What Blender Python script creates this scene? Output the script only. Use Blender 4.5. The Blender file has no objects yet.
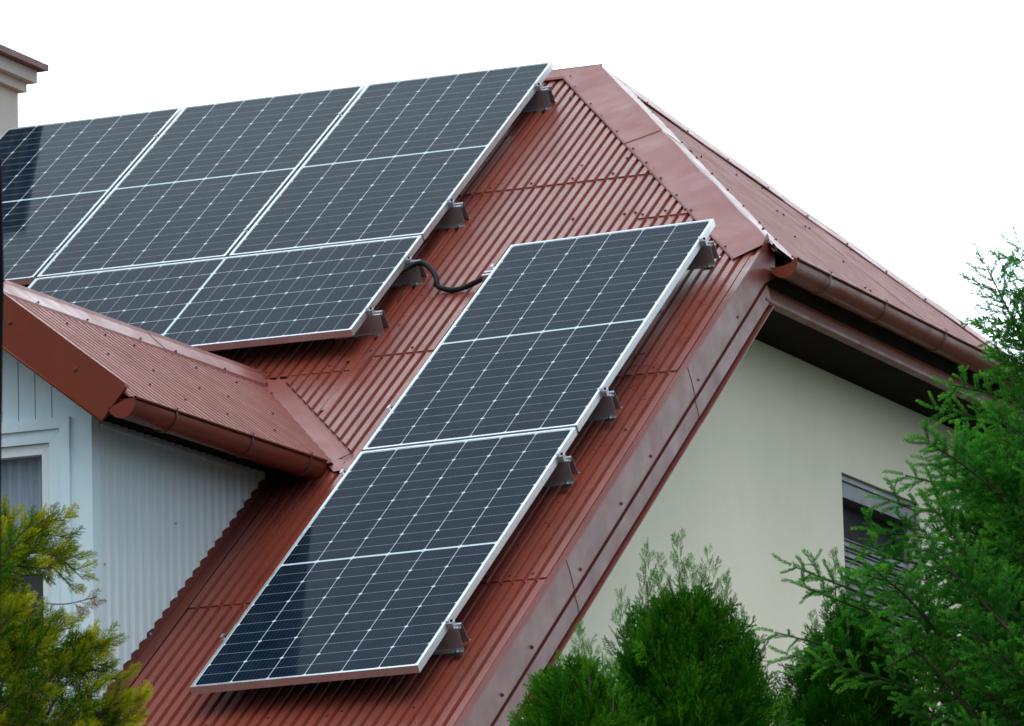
import bpy, math, random
import numpy as np
from mathutils import Vector, Matrix
random.seed(7)
rng = np.random.default_rng(11)
scene = bpy.context.scene
col = scene.collection

# ------------------------------------------------------------------ camera
RM = ((0.9203979493, 0.3901454431, -0.0255763197),
      (0.0933141932, -0.1556718375, 0.9833914481),
      (-0.3796841796, 0.9074981059, 0.1796861473))
CAM = (10.1762973, -20.8293617, -2.8790024)
cd = bpy.data.cameras.new('camera')
cam = bpy.data.objects.new('camera', cd)
col.objects.link(cam)
r, u, d = RM
cam.matrix_world = Matrix(((r[0], u[0], -d[0], CAM[0]), (r[1], u[1], -d[1], CAM[1]), (r[2], u[2], -d[2], CAM[2]), (0, 0, 0, 1)))
cd.sensor_fit = 'HORIZONTAL'
cd.sensor_width = 36.0
cd.lens = 5679.44 / 1024 * 36
cd.clip_start = 0.5
cd.clip_end = 2000
cd.dof.use_dof = True
cd.dof.focus_distance = 21.0
cd.dof.aperture_fstop = 18
scene.camera = cam

# ------------------------------------------------------------------ world, sun, exposure
SUN_EL, SUN_AZ = math.radians(62), math.radians(150)      # azimuth measured clockwise from +y
w = bpy.data.worlds.new('World')
scene.world = w
w.use_nodes = True
nt = w.node_tree
for n_ in list(nt.nodes):
    nt.nodes.remove(n_)
def wn(t, **k):
    n_ = nt.nodes.new(t)
    for a, b in k.items():
        setattr(n_, a, b)
    return n_
out = wn('ShaderNodeOutputWorld')
sky = wn('ShaderNodeTexSky', sky_type='NISHITA', sun_disc=False)
sky.sun_elevation = SUN_EL
sky.sun_rotation = SUN_AZ
sky.air_density = 1.0
sky.dust_density = 4.0
bg1 = wn('ShaderNodeBackground'); bg1.inputs['Strength'].default_value = 0.05
nt.links.new(sky.outputs[0], bg1.inputs[0])
# the cloud cover: bright towards the far side of the house, duller overhead and behind the camera
geo = wn('ShaderNodeTexCoord')
dot = wn('ShaderNodeVectorMath', operation='DOT_PRODUCT')
CL_DIR = Vector((-0.41, 0.80, 0.44)).normalized()
dot.inputs[1].default_value = CL_DIR
nt.links.new(geo.outputs['Generated'], dot.inputs[0])
ramp = wn('ShaderNodeMapRange', interpolation_type='SMOOTHSTEP')
CL = dict(f0=0.84, f1=1.0, lo=0.0, hi=2.6)
ramp.inputs[1].default_value = CL['f0']; ramp.inputs[2].default_value = CL['f1']
ramp.inputs[3].default_value = CL['lo']; ramp.inputs[4].default_value = CL['hi']
nt.links.new(dot.outputs['Value'], ramp.inputs[0])
sx = wn('ShaderNodeSeparateXYZ'); nt.links.new(geo.outputs['Generated'], sx.inputs[0])
el = wn('ShaderNodeMapRange')                       # overcast sky: darker low down, brightest overhead
el.inputs[1].default_value = 0.05; el.inputs[2].default_value = 1.0
el.inputs[3].default_value = 0.50; el.inputs[4].default_value = 1.25
nt.links.new(sx.outputs[2], el.inputs[0])
far = wn('ShaderNodeMapRange', interpolation_type='SMOOTHSTEP')   # thin bright cloud low on the far side of the house
far.inputs[1].default_value = 0.35; far.inputs[2].default_value = 0.85
far.inputs[3].default_value = 0.0; far.inputs[4].default_value = 0.95
nt.links.new(sx.outputs[1], far.inputs[0])
s1 = wn('ShaderNodeMath', operation='ADD'); s2 = wn('ShaderNodeMath', operation='ADD')
nt.links.new(ramp.outputs[0], s1.inputs[0]); nt.links.new(el.outputs[0], s1.inputs[1])
nt.links.new(s1.outputs[0], s2.inputs[0]); nt.links.new(far.outputs[0], s2.inputs[1])
noi = wn('ShaderNodeTexNoise'); noi.inputs['Scale'].default_value = 2.2; noi.inputs['Detail'].default_value = 4
nt.links.new(geo.outputs['Generated'], noi.inputs['Vector'])
nr = wn('ShaderNodeMapRange'); nr.inputs[1].default_value = .3; nr.inputs[2].default_value = .7
nr.inputs[3].default_value = .88; nr.inputs[4].default_value = 1.12
nt.links.new(noi.outputs[0], nr.inputs[0])
mul = wn('ShaderNodeMath', operation='MULTIPLY')
nt.links.new(s2.outputs[0], mul.inputs[0]); nt.links.new(nr.outputs[0], mul.inputs[1])
bg2 = wn('ShaderNodeBackground'); bg2.inputs[0].default_value = (0.80, 0.925, 1.0, 1)
nt.links.new(mul.outputs[0], bg2.inputs['Strength'])
add = wn('ShaderNodeAddShader')
nt.links.new(bg1.outputs[0], add.inputs[0]); nt.links.new(bg2.outputs[0], add.inputs[1])
nt.links.new(add.outputs[0], out.inputs[0])
sl = bpy.data.lights.new('sun', 'SUN')
sl.energy = 1.0
sl.angle = math.radians(40)
sl.color = (1.0, 0.97, 0.92)
so = bpy.data.objects.new('sun', sl)
col.objects.link(so)
sv = Vector((math.sin(SUN_AZ) * math.cos(SUN_EL), math.cos(SUN_AZ) * math.cos(SUN_EL), math.sin(SUN_EL)))
so.rotation_euler = (-sv).to_track_quat('-Z', 'Y').to_euler()
so.location = (0, 0, 30)
scene.view_settings.view_transform = 'Standard'
scene.view_settings.look = 'None'
scene.view_settings.gamma = 1.0
scene.view_settings.use_curve_mapping = False
scene.view_settings.exposure = 0.0
scene.render.engine = 'CYCLES'
scene.cycles.max_bounces = 8
scene.render.resolution_x = 1024
scene.render.resolution_y = 726

# ------------------------------------------------------------------ materials
class NT:
    def __init__(s, name):
        s.m = bpy.data.materials.new(name); s.m.use_nodes = True
        s.t = s.m.node_tree; s.b = s.t.nodes['Principled BSDF']
    def n(s, t, **k):
        x = s.t.nodes.new(t)
        for a, b in k.items(): setattr(x, a, b)
        return x
    def l(s, a, b): s.t.links.new(a, b)
    def math(s, op, a, b=None, c=None):
        x = s.n('ShaderNodeMath', operation=op)
        for i, v in enumerate((a, b, c)):
            if v is None: continue
            if isinstance(v, (int, float)): x.inputs[i].default_value = v
            else: s.l(v, x.inputs[i])
        return x.outputs[0]
    def mix(s, f, a, b):
        x = s.n('ShaderNodeMix', data_type='RGBA')
        for i, v in ((0, f), (6, a), (7, b)):
            if isinstance(v, (int, float)): x.inputs[i].default_value = v
            elif isinstance(v, tuple): x.inputs[i].default_value = v if len(v) == 4 else v + (1,)
            else: s.l(v, x.inputs[i])
        return x.outputs[2]
    def noise(s, scale, detail=3, rough=.55, vec=None, stretch=None):
        x = s.n('ShaderNodeTexNoise'); x.inputs['Scale'].default_value = scale
        x.inputs['Detail'].default_value = detail; x.inputs['Roughness'].default_value = rough
        if vec is None:
            vec = s.n('ShaderNodeTexCoord').outputs['Object']
        if stretch:
            mp = s.n('ShaderNodeMapping'); mp.inputs['Scale'].default_value = stretch
            s.l(vec, mp.inputs[0]); vec = mp.outputs[0]
        s.l(vec, x.inputs['Vector'])
        return x.outputs[0]
    def rng(s, v, a, b, c, d):
        x = s.n('ShaderNodeMapRange'); s.l(v, x.inputs[0])
        for i, q in enumerate((a, b, c, d)): x.inputs[i + 1].default_value = q
        return x.outputs[0]
    def bump(s, h, dist=.002, strength=.5):
        x = s.n('ShaderNodeBump'); x.inputs['Distance'].default_value = dist; x.inputs['Strength'].default_value = strength
        s.l(h, x.inputs['Height']); s.l(x.outputs[0], s.b.inputs['Normal'])
    def set(s, **k):
        for a, v in k.items():
            s.b.inputs[a.replace('_', ' ')].default_value = v
        return s

def painted(name, c, c2, rough=.38, amount=.5, scale=3, bump=.0006, spec=.5, stretch=None, grime=None, ripple=0):
    m = NT(name)
    f = m.rng(m.noise(scale, 5, .6, stretch=stretch), .35, .7, 0, amount)
    cc = m.mix(f, c, c2)
    fine = m.rng(m.noise(60, 3), .3, .7, 0, .25)
    cc = m.mix(fine, cc, c2)
    if grime:
        g = m.rng(m.noise(3.5, 5, .65), .50, .80, 0, .45)
        cc = m.mix(g, cc, grime)
    m.l(cc, m.b.inputs['Base Color'])
    m.l(m.rng(m.noise(7, 4), .3, .7, rough - .06, rough + .1), m.b.inputs['Roughness'])
    m.b.inputs['Specular IOR Level'].default_value = spec
    h = m.noise(25, 3)
    if ripple:
        h2 = m.noise(2.2, 2); hs = m.math('MULTIPLY', h2, ripple)
        h = m.math('ADD', h, hs)
    m.bump(h, bump, .6)
    return m.m
RED = dict(c=(.215, .046, .029), c2=(.158, .034, .022))
M = {}
M['roof'] = painted('red_roof_metal', RED['c'], RED['c2'], .30, .8, 2.2, .0008, .56, grime=(.13, .045, .035))
M['hip'] = painted('red_roof_metal_hip', (.205, .058, .045), RED['c2'], .55, .7, 1.6, .0007, .28, grime=(.13, .05, .04))
M['flash'] = painted('red_flashing_metal', (.225, .060, .050), (.19, .050, .042), .42, .5, 3, .0005, .42, ripple=3)
M['verge'] = painted('brown_verge_metal', (.17, .044, .034), (.14, .036, .028), .36, .6, 4, .0006, .42, grime=(.10, .03, .022), ripple=6)
M['gutter'] = painted('brown_gutter_paint', (.175, .034, .016), (.14, .027, .013), .38, .5, 6, .0002, .18)
M['screw'] = painted('dark_screw_paint', (.11, .030, .024), (.08, .022, .018), .45)
M['wall'] = painted('cream_render', (.86, .81, .66), (.80, .755, .61), .9, .8, 1.6, .0025, .15, stretch=(1, 1, .35), grime=(.74, .70, .57))
M['soffit'] = painted('shade_darkened_soffit', (.018, .013, .010), (.012, .010, .008), .9, spec=.04)  # near-black: the deep shade under the eaves is put into the board colour
M['white_wood'] = painted('white_painted_boards', (.64, .79, .86), (.58, .74, .82), .5, .7, 3, .0008, .35, stretch=(3, 3, .5), grime=(.45, .53, .53))
M['siding'] = painted('white_corrugated_siding', (.62, .72, .76), (.55, .66, .71), .45, .6, 2, .0005, .4, stretch=(1, 2, .4))
M['sash'] = painted('white_window_plastic', (.66, .74, .76), (.62, .70, .72), .3, .4)
M['chimney'] = painted('chimney_render', (.60, .58, .52), (.50, .47, .42), .9, .8, 4, .001, .2)
M['chimcap'] = painted('chimney_cap_metal', (.16, .065, .05), (.13, .05, .04), .5)
M['closure'] = painted('pale_closure_strip', (.55, .53, .52), (.45, .43, .42), .7)
M['darkframe'] = painted('grey_window_frame', (.12, .125, .14), (.10, .105, .12), .45)
M['slat'] = painted('grey_blind_slat', (.10, .10, .11), (.08, .08, .085), .4)
M['black'] = painted('black_rubber_and_room_shade', (.008, .008, .009), (.012, .012, .012), .7, spec=.2)
M['conduit'] = painted('black_conduit', (.006, .006, .007), (.010, .010, .011), .55, spec=.25)
M['post'] = painted('dark_weathered_post', (.003, .004, .005), (.006, .006, .007), .9, spec=.05)
M['bark'] = painted('brown_bark', (.065, .042, .028), (.04, .028, .020), .9, .8, 30)
M['grass'] = painted('grass_ground', (.040, .050, .026), (.028, .036, .020), .95, .9, .8)

def alu(name, c, rough):
    m = NT(name).set(Metallic=1.0)
    f = m.rng(m.noise(40, 3, stretch=(1, 1, 6)), .3, .7, 0, 1)
    m.l(m.mix(f, c, tuple(x * .85 for x in c)), m.b.inputs['Base Color'])
    m.l(m.rng(m.noise(15, 3), .3, .7, rough, rough + .12), m.b.inputs['Roughness'])
    return m.m
M['alu'] = alu('anodised_frame', (.74, .78, .80), .40)
M['zinc'] = alu('galvanised_rail', (.50, .53, .57), .30)
M['zinc'].node_tree.nodes['Principled BSDF'].inputs['Metallic'].default_value = .75
M['bolt'] = alu('steel_bolt', (.7, .7, .7), .2)

def glass_dark(name, c, rough=.05):
    m = NT(name).set(Roughness=rough, IOR=1.5)
    m.l(m.mix(m.rng(m.noise(3, 3), .3, .7, 0, 1), c, tuple(x * 1.3 for x in c)), m.b.inputs['Base Color'])
    return m.m
M['pane_dark'] = glass_dark('dark_window_pane', (.010, .012, .014))

def curtain_glass():
    # clear pane; the net curtain stands behind it as its own mesh
    m = NT('clear_window_pane').set(Roughness=.03, IOR=1.5)
    m.b.inputs['Transmission Weight'].default_value = 0.0
    m.b.inputs['Base Color'].default_value = (.02, .025, .03, 1)
    m.b.inputs['Alpha'].default_value = .30
    return m.m
M['pane'] = curtain_glass()
def curtain():
    m = NT('net_curtain').set(Roughness=.9)
    tc = m.n('ShaderNodeTexCoord').outputs['Object']
    s_ = m.n('ShaderNodeSeparateXYZ'); m.l(tc, s_.inputs[0])
    wv = m.n('ShaderNodeTexWave', wave_type='BANDS', bands_direction='X'); wv.inputs['Scale'].default_value = 4.0
    wv.inputs['Distortion'].default_value = 1.2; m.l(tc, wv.inputs['Vector'])
    c1 = m.mix(m.rng(wv.outputs['Fac'], 0, 1, 0, 1), (.46, .58, .70), (.52, .64, .75))
    m.l(c1, m.b.inputs['Base Color'])
    return m.m
M['curtain'] = curtain()
M['lace'] = painted('curtain_lace', (.62, .70, .78), (.55, .62, .7), .9)

CW, CH = .1685, .08535
def cells(tilt=1.0):
    m = NT('solar_cells')
    tc = m.n('ShaderNodeTexCoord').outputs['Object']
    s_ = m.n('ShaderNodeSeparateXYZ'); m.l(tc, s_.inputs[0])
    X, Y = s_.outputs[0], s_.outputs[1]
    cx = m.math('DIVIDE', m.math('SUBTRACT', X, .0135), CW)
    fx = m.math('FRACT', cx)
    dx = m.math('MULTIPLY', m.math('MINIMUM', fx, m.math('SUBTRACT', 1.0, fx)), CW)
    ym = m.math('SUBTRACT', m.math('ABSOLUTE', m.math('SUBTRACT', Y, 1.047)), .0065)
    cy = m.math('DIVIDE', ym, CH)
    fy = m.math('FRACT', cy)
    dy = m.math('MULTIPLY', m.math('MINIMUM', fy, m.math('SUBTRACT', 1.0, fy)), CH)
    f2 = m.math('FRACT', m.math('DIVIDE', cy, 2.0))
    d2 = m.math('MULTIPLY', m.math('MINIMUM', f2, m.math('SUBTRACT', 1.0, f2)), CH * 2)
    def soft(v, e, s=.0006):   # 1 below e
        q = m.n('ShaderNodeMapRange'); m.l(v, q.inputs[0])
        q.inputs[1].default_value = e - s; q.inputs[2].default_value = e + s
        q.inputs[3].default_value = 1; q.inputs[4].default_value = 0
        return q.outputs[0]
    k = m.math('MAXIMUM', m.math('MULTIPLY', soft(dx, .0016), .85), m.math('MULTIPLY', soft(dy, .0012), .42))
    k = m.math('MAXIMUM', k, soft(m.math('ADD', dx, d2), .0105))
    k = m.math('MAXIMUM', k, m.math('MULTIPLY', soft(m.math('ADD', dx, dy), .0050), .8))
    k = m.math('MAXIMUM', k, soft(ym, 0.0))
    k = m.math('MAXIMUM', k, soft(m.math('MINIMUM', cx, m.math('SUBTRACT', 6.0, cx)), 0.0, .002))
    k = m.math('MAXIMUM', k, soft(m.math('SUBTRACT', 12.0, cy), 0.0, .002))
    # busbars: fine bright threads along the length of the panel
    fb = m.math('FRACT', m.math('MULTIPLY', cx, 9.0))
    db = m.math('MINIMUM', fb, m.math('SUBTRACT', 1.0, fb))
    bb = m.math('MULTIPLY', soft(db, .05, .03), .32)
    # every cell a slightly different blue
    cid = m.n('ShaderNodeCombineXYZ')
    m.l(m.math('FLOOR', cx), cid.inputs[0]); m.l(m.math('FLOOR', m.math('DIVIDE', Y, CH)), cid.inputs[1])
    wn_ = m.n('ShaderNodeTexWhiteNoise', noise_dimensions='3D'); m.l(cid.outputs[0], wn_.inputs[0])
    cell = m.mix(wn_.outputs[0], (.002, .008, .020), (.004, .011, .023))
    cell = m.mix(bb, cell, (.07, .11, .15))
    dust = m.rng(m.noise(5, 6, .7), .35, .75, 0, .035)
    c = m.mix(k, cell, (.50, .62, .68))
    c = m.mix(dust, c, (.22, .27, .30))
    m.l(c, m.b.inputs['Base Color'])
    m.l(m.rng(m.noise(6, 4), .3, .7, .05, .10), m.b.inputs['Roughness'])
    m.b.inputs['IOR'].default_value = 1.105
    m.b.inputs['Specular Tint'].default_value = (.62, .82, 1.0, 1)
    return m.m
M['cells'] = cells()

def leaf_mat(name, dark, mid, light, rough=.55, trans=.25):
    m = NT(name)
    at = m.n('ShaderNodeAttribute', attribute_name='tint').outputs['Fac']
    cr = m.n('ShaderNodeValToRGB')
    e = cr.color_ramp.elements
    e[0].color = dark + (1,); e[0].position = 0
    e[1].color = light + (1,); e[1].position = 1
    k = e.new(.5); k.color = mid + (1,)
    m.l(at, cr.inputs[0])
    m.l(cr.outputs[0], m.b.inputs['Base Color'])
    m.b.inputs['Roughness'].default_value = .75
    m.b.inputs['Specular IOR Level'].default_value = .08
    tr = m.n('ShaderNodeBsdfTranslucent'); m.l(cr.outputs[0], tr.inputs[0])
    ms = m.n('ShaderNodeMixShader'); ms.inputs[0].default_value = trans
    o = [x for x in m.t.nodes if x.type == 'OUTPUT_MATERIAL'][0]
    m.l(m.b.outputs[0], ms.inputs[1]); m.l(tr.outputs[0], ms.inputs[2]); m.l(ms.outputs[0], o.inputs[0])
    return m.m
M['thuja'] = leaf_mat('thuja_scale_leaves', (.003, .034, .001), (.014, .105, .003), (.10, .30, .012))
M['gold'] = leaf_mat('golden_thuja_leaves', (.004, .035, .003), (.040, .125, .004), (.50, .46, .010))
M['spruce'] = leaf_mat('spruce_needles', (.006, .085, .006), (.048, .26, .024), (.22, .56, .060))
M['dry'] = leaf_mat('dry_sprig', (.12, .06, .03), (.22, .12, .07), (.3, .18, .1))

# ------------------------------------------------------------------ mesh helpers
class Frame:
    def __init__(s, o, U, V, N):
        s.o, s.U, s.V, s.N = (np.array(x, float) for x in (o, U, V, N))
    def __call__(s, p):
        p = np.asarray(p, float)
        return s.o + p[..., 0:1] * s.U + p[..., 1:2] * s.V + p[..., 2:3] * s.N
WORLD = Frame((0, 0, 0), (1, 0, 0), (0, 1, 0), (0, 0, 1))

class MB:
    def __init__(s, frame=WORLD):
        s.v = []; s.f = []; s.mi = []; s.sm = []; s.fr = frame; s.n = 0
    def add(s, vs, fs, mi=0, smooth=False, frame=None):
        vs = (frame or s.fr)(np.array(vs, float))
        s.v.append(vs); b = s.n; s.n += len(vs)
        for f in fs: s.f.append([i + b for i in f]); s.mi.append(mi); s.sm.append(smooth)
        return s
    def box(s, a, b, mi=0, frame=None):
        (x0, y0, z0), (x1, y1, z1) = a, b
        vs = [(x0, y0, z0), (x1, y0, z0), (x1, y1, z0), (x0, y1, z0), (x0, y0, z1), (x1, y0, z1), (x1, y1, z1), (x0, y1, z1)]
        return s.add(vs, [(0, 3, 2, 1), (4, 5, 6, 7), (0, 1, 5, 4), (1, 2, 6, 5), (2, 3, 7, 6), (3, 0, 4, 7)], mi, False, frame)
    def prism(s, poly, axis, a, b, mi=0, frame=None):
        """closed polygon in the two other axes, extruded along axis from a to b"""
        n = len(poly); vs = []
        for t in (a, b):
            for p, q in poly:
                vs.append({0: (t, p, q), 1: (p, t, q), 2: (p, q, t)}[axis])
        fs = [tuple(range(n))[::-1], tuple(range(n, 2 * n))] + [(i, (i + 1) % n, n + (i + 1) % n, n + i) for i in range(n)]
        return s.add(vs, fs, mi, False, frame)
    def sheet(s, prof, axis, a, b, th, mi=0, smooth=False, frame=None, sections=None):
        """open profile given thickness th, extruded along axis"""
        P = np.array(prof, float)
        t = np.gradient(P, axis=0); nrm = np.stack([-t[:, 1], t[:, 0]], 1)
        nrm /= np.linalg.norm(nrm, axis=1)[:, None]
        Q = P - nrm * th
        poly = list(map(tuple, P)) + list(map(tuple, Q[::-1]))
        n = len(P)
        ss = sections or [a, b]
        vs = []
        for t_ in ss:
            for p, q in poly: vs.append({0: (t_, p, q), 1: (p, t_, q), 2: (p, q, t_)}[axis])
        m_ = len(poly); fs = []
        for k in range(len(ss) - 1):
            for i in range(m_): fs.append((k * m_ + i, k * m_ + (i + 1) % m_, (k + 1) * m_ + (i + 1) % m_, (k + 1) * m_ + i))
        for k in (0, len(ss) - 1):
            for i in range(n - 1): fs.append((k * m_ + i, k * m_ + i + 1, k * m_ + m_ - 2 - i, k * m_ + m_ - 1 - i))
        return s.add(vs, fs, mi, smooth, frame)
    def tube(s, pts, rad, seg=8, mi=0, frame=None, caps=True):
        pts = np.array(pts, float); n = len(pts)
        rad = np.full(n, rad) if np.isscalar(rad) else np.array(rad)
        t = np.gradient(pts, axis=0); t /= np.linalg.norm(t, axis=1)[:, None] + 1e-12
        ref = np.array((0, 0, 1.0)) if abs(t[0][2]) < .9 else np.array((1.0, 0, 0))
        vs = []
        a = np.cross(t[0], ref); a /= np.linalg.norm(a)
        for i in range(n):
            a = a - t[i] * (a @ t[i]); a /= np.linalg.norm(a) + 1e-12
            b = np.cross(t[i], a)
            for k in range(seg):
                th = 2 * math.pi * k / seg
                vs.append(pts[i] + rad[i] * (a * math.cos(th) + b * math.sin(th)))
        fs = [(i * seg + k, i * seg + (k + 1) % seg, (i + 1) * seg + (k + 1) % seg, (i + 1) * seg + k) for i in range(n - 1) for k in range(seg)]
        if caps: fs += [tuple(range(seg))[::-1], tuple(range((n - 1) * seg, n * seg))]
        return s.add(vs, fs, mi, True, frame)
    def build(s, name, mats, parent=None, base=None):
        if not isinstance(mats, (list, tuple)): mats = [mats]
        V = np.concatenate(s.v) if s.v else np.zeros((0, 3))
        o0 = np.array(parent['_w']) if parent is not None and '_w' in parent else (np.array(base, float) if base is not None else np.zeros(3))
        V = V - o0
        me = bpy.data.meshes.new(name)
        me.from_pydata(V.tolist(), [], s.f)
        for m_ in mats: me.materials.append(m_)
        me.polygons.foreach_set('material_index', s.mi)
        me.polygons.foreach_set('use_smooth', s.sm)
        me.update()
        ob = bpy.data.objects.new(name, me)
        col.objects.link(ob)
        if parent is not None:
            ob.parent = parent
            ob['_w'] = list(o0)
        elif base is not None:
            ob.location = base; ob['_w'] = list(o0)
        return ob

def empty(name, loc=(0, 0, 0)):
    o = bpy.data.objects.new(name, None); col.objects.link(o); o.location = loc
    o['_w'] = list(map(float, loc)); o.empty_display_size = .1
    return o
def tag(o, label=None, cat=None, group=None, kind=None):
    if label: o['label'] = label
    if cat: o['category'] = cat
    if group: o['group'] = group
    if kind: o['kind'] = kind
    return o
def nrm(a): a = np.array(a, float); return a / np.linalg.norm(a)
D = np.array(RM[2]); RR = np.array(RM[0]); UU = np.array(RM[1]); CC = np.array(CAM)
def at(px, py, dist):
    d_ = D + RR * (px - 512) / 5679.44 - UU * (py - 363) / 5679.44
    return CC + nrm(d_) * dist

# ------------------------------------------------------------------ ground
GZ = -4.5
mb = MB()
N = 24; xs = np.linspace(-300, 300, N + 1)
vs = [(x, y, GZ + .15 * math.sin(x * .05) * math.cos(y * .06)) for y in xs for x in xs]
mb.add(vs, [(j * (N + 1) + i, j * (N + 1) + i + 1, (j + 1) * (N + 1) + i + 1, (j + 1) * (N + 1) + i) for j in range(N) for i in range(N)])
tag(mb.build('ground', M['grass']), 'green garden lawn around the house', 'ground', kind='structure')

# ------------------------------------------------------------------ roof planes
TH = 0.616458
ST, CT, TT = math.sin(TH), math.cos(TH), math.tan(TH)
WR = -.14                                     # crest of the roof sheets below the panel plane
VV = np.array((0, CT, ST)); NN = np.array((0, -ST, CT))
ROOF = Frame(NN * WR, (1, 0, 0), VV, NN)      # (x, distance up the slope, height over the sheet crests)
V_R = 6.895; X_A = -.40                       # ridge, and the apex where the hips meet it
APEX = ROOF((X_A, V_R, 0)); YR, ZR = APEX[1], APEX[2]
HS = .887                                     # slope of the hip
HTH = math.atan(HS)
XV = 1.235                                    # end of the front slope sheets at the verge
def hip_v(x): return ((ZR - HS * (x - X_A)) - WR * CT) / ST
HIP_X1 = 1.30
def zroof(y): return y * TT + WR / CT

def profile(a, b, pitch, depth, crest=.52, side=.15, phase=0):
    """break points of a trapezoid sheet: (position, height)"""
    pts = []
    k = math.floor((a - phase) / pitch) - 1
    while phase + k * pitch < b + pitch:
        o = phase + k * pitch
        for f, h in ((0, 0), (crest, 0), (crest + side, -depth), (1 - side, -depth)):
            pts.append((o + f * pitch, h))
        k += 1
    P = np.array(pts)
    inner = P[(P[:, 0] > a) & (P[:, 0] < b)]
    ends = [(e, float(np.interp(e, P[:, 0], P[:, 1]))) for e in (a, b)]
    return [ends[0]] + [tuple(x) for x in inner] + [ends[1]]

def ribs(mb, frame, prof, lo, hi, raise_lo=.0, mi=0, th=.004):
    """one length of ribbed sheet, its lower and upper edge given as functions of the position"""
    n = len(prof); vs = []; 
    for p, h in prof:
        a, b = lo(p), hi(p)
        if b < a: a = b
        vs += [(p, a, h + raise_lo), (p, b, h), (p, a, h + raise_lo - th)]
    fs = []
    for i in range(n - 1):
        A, B = i * 3, (i + 1) * 3
        if vs[A][1] == vs[A + 1][1] and vs[B][1] == vs[B + 1][1]: continue
        fs.append((A, B, B + 1, A + 1))
        fs.append((A + 2, B + 2, B, A))
    mb.add(vs, fs, mi, False, frame)

def screw(mb, frame, u_, v_, w_, r=.007, mi=1):
    vs = []; seg = 8
    for rr, hh in ((r * 1.5, 0), (r * 1.45, .002), (r * .9, .0025), (r * .85, .008)):
        for k in range(seg):
            a = 2 * math.pi * k / seg
            vs.append((u_ + rr * math.cos(a), v_ + rr * math.sin(a), w_ + hh))
    fs = [(j * seg + k, j * seg + (k + 1) % seg, (j + 1) * seg + (k + 1) % seg, (j + 1) * seg + k) for j in range(3) for k in range(seg)]
    fs.append(tuple(range(3 * seg, 4 * seg)))
    mb.add(vs, fs, mi, False, frame)

# ------------------------------------------------------------------ the house
house = empty('house', (0.0, 2.0, GZ))
tag(house, 'house with red ribbed metal roof, cream gable wall and a white boarded dormer', 'house')
# dormer numbers
DS = .775; DTH = math.atan(DS)
DXE = -.262; DXR = -1.03
def dz(x): return 1.25 - DS * (abs(x - DXR) + DXR + .234)
DZR = dz(DXR)
DYF = 0.0                                     # front edge of the dormer roof
DYW = .18                                     # dormer front wall
DXW = -.53                                    # dormer side wall
def vly(x): return (dz(x) + (-WR) / CT) / TT  # y where the dormer roof meets the main roof

# front slope
P = .0545
rb = MB(ROOF)
def valley_v(x):   # upper-right edge of the valley cut, as lowest v of the sheets to its right
    return 2.44 + (x + .17) * (3.36 - 2.44) / (-.87 + .17)
V_E = -2.6
regions = [(-7.5, -2.06, [V_E, -.9, 1.0, 3.40, 5.38]), (-2.06, -1.03, [V_E, -.9, 1.0, 2.2, 3.40, 5.38]), (-1.03, -.50, [V_E, -.9, 1.07, 3.40, 5.38]),
           (-.50, .44, [V_E, -.9, 1.07, 3.53, 5.38]), (.44, XV, [V_E, -.9, 1.07, 3.03, 4.83])]
for (a, b, cuts) in regions:
    pr = profile(a, b, P, .016, .58, .12, .018)
    for i, c in enumerate(cuts):
        top = cuts[i + 1] if i + 1 < len(cuts) else V_R
        base = c
        if a > -1.1 and b <= -.45 and c == 1.07:      # below and right of the dormer: sheet stops at the valley
            ribs(rb, ROOF, pr, lambda p: 1.07, lambda p: 2.42, .006)
            ribs(rb, ROOF, pr, lambda p: max(2.42, valley_v(p)) if p > -.87 else 9, lambda p: 3.40 + .04, .007)
            continue
        if a == -.50 and c == 1.07:
            ribs(rb, ROOF, pr, lambda p: 1.07, lambda p: 2.42, .006)
            ribs(rb, ROOF, pr, lambda p: max(2.42, valley_v(p)) if p < -.17 else 2.40, lambda p: 3.53 + .04, .007)
            continue
        lift = .006
        ribs(rb, ROOF, pr, lambda p, c=c: c, lambda p, t=top: min(t + .04, hip_v(p) - .004), lift)
# a side lap standing proud (the long dark line above the valley)
rb.sheet([(-.552, .003), (-.525, .006), (-.497, .006), (-.494, -.004)], 1, 2.98, 3.56, .0015)
rb.sheet([(-.62, .003), (-.60, .006), (-.571, .006), (-.568, -.004)], 1, 3.50, 4.9, .0015)
for (cu, x0, x1, stp) in ((5.43, -.50, .40, .218), (4.88, .45, .72, .109), (3.58, -.5, .2, .218), (3.08, .75, 1.2, .163), (1.12, .9, 1.2, .109), (3.46, -1.0, -.5, .327)):
    x = x0
    while x < x1:
        k = round((x - .018) / P); screw(rb, ROOF, .018 + k * P + .28 * P + random.uniform(-.004, .004), cu + random.uniform(-.012, .012), .004)
        x += stp
for i in range(34):
    x = random.uniform(-.6, 1.2); v = random.uniform(-.4, 5.6)
    if v < 2.5 and x < .0: continue
    k = round((x - .018) / P); screw(rb, ROOF, .018 + k * P + .28 * P, round(v / .35) * .35 + random.uniform(-.02, .02), .001)
rb.build('front_roof_slope', [M['roof'], M['screw']], house)

# rear slope, simply ribbed as well
ROOFB = Frame(APEX * np.array((0, 1, 1)), (1, 0, 0), (0, -CT, ST), (0, ST, CT))
rb = MB(ROOFB)
L = V_R - V_E
pr = profile(-7.5, XV, .109, .0125)
ribs(rb, ROOFB, pr, lambda p: -L, lambda p: min(0, hip_v(p) - V_R), 0)
rb.build('rear_roof_slope', [M['roof'], M['screw']], house)

# hip slope
HIPF = Frame((X_A, YR, ZR), (0, 1, 0), (-math.cos(HTH), 0, math.sin(HTH)), (math.sin(HTH), 0, math.cos(HTH)))
HL = (HIP_X1 - X_A) / math.cos(HTH)           # slope length
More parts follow.
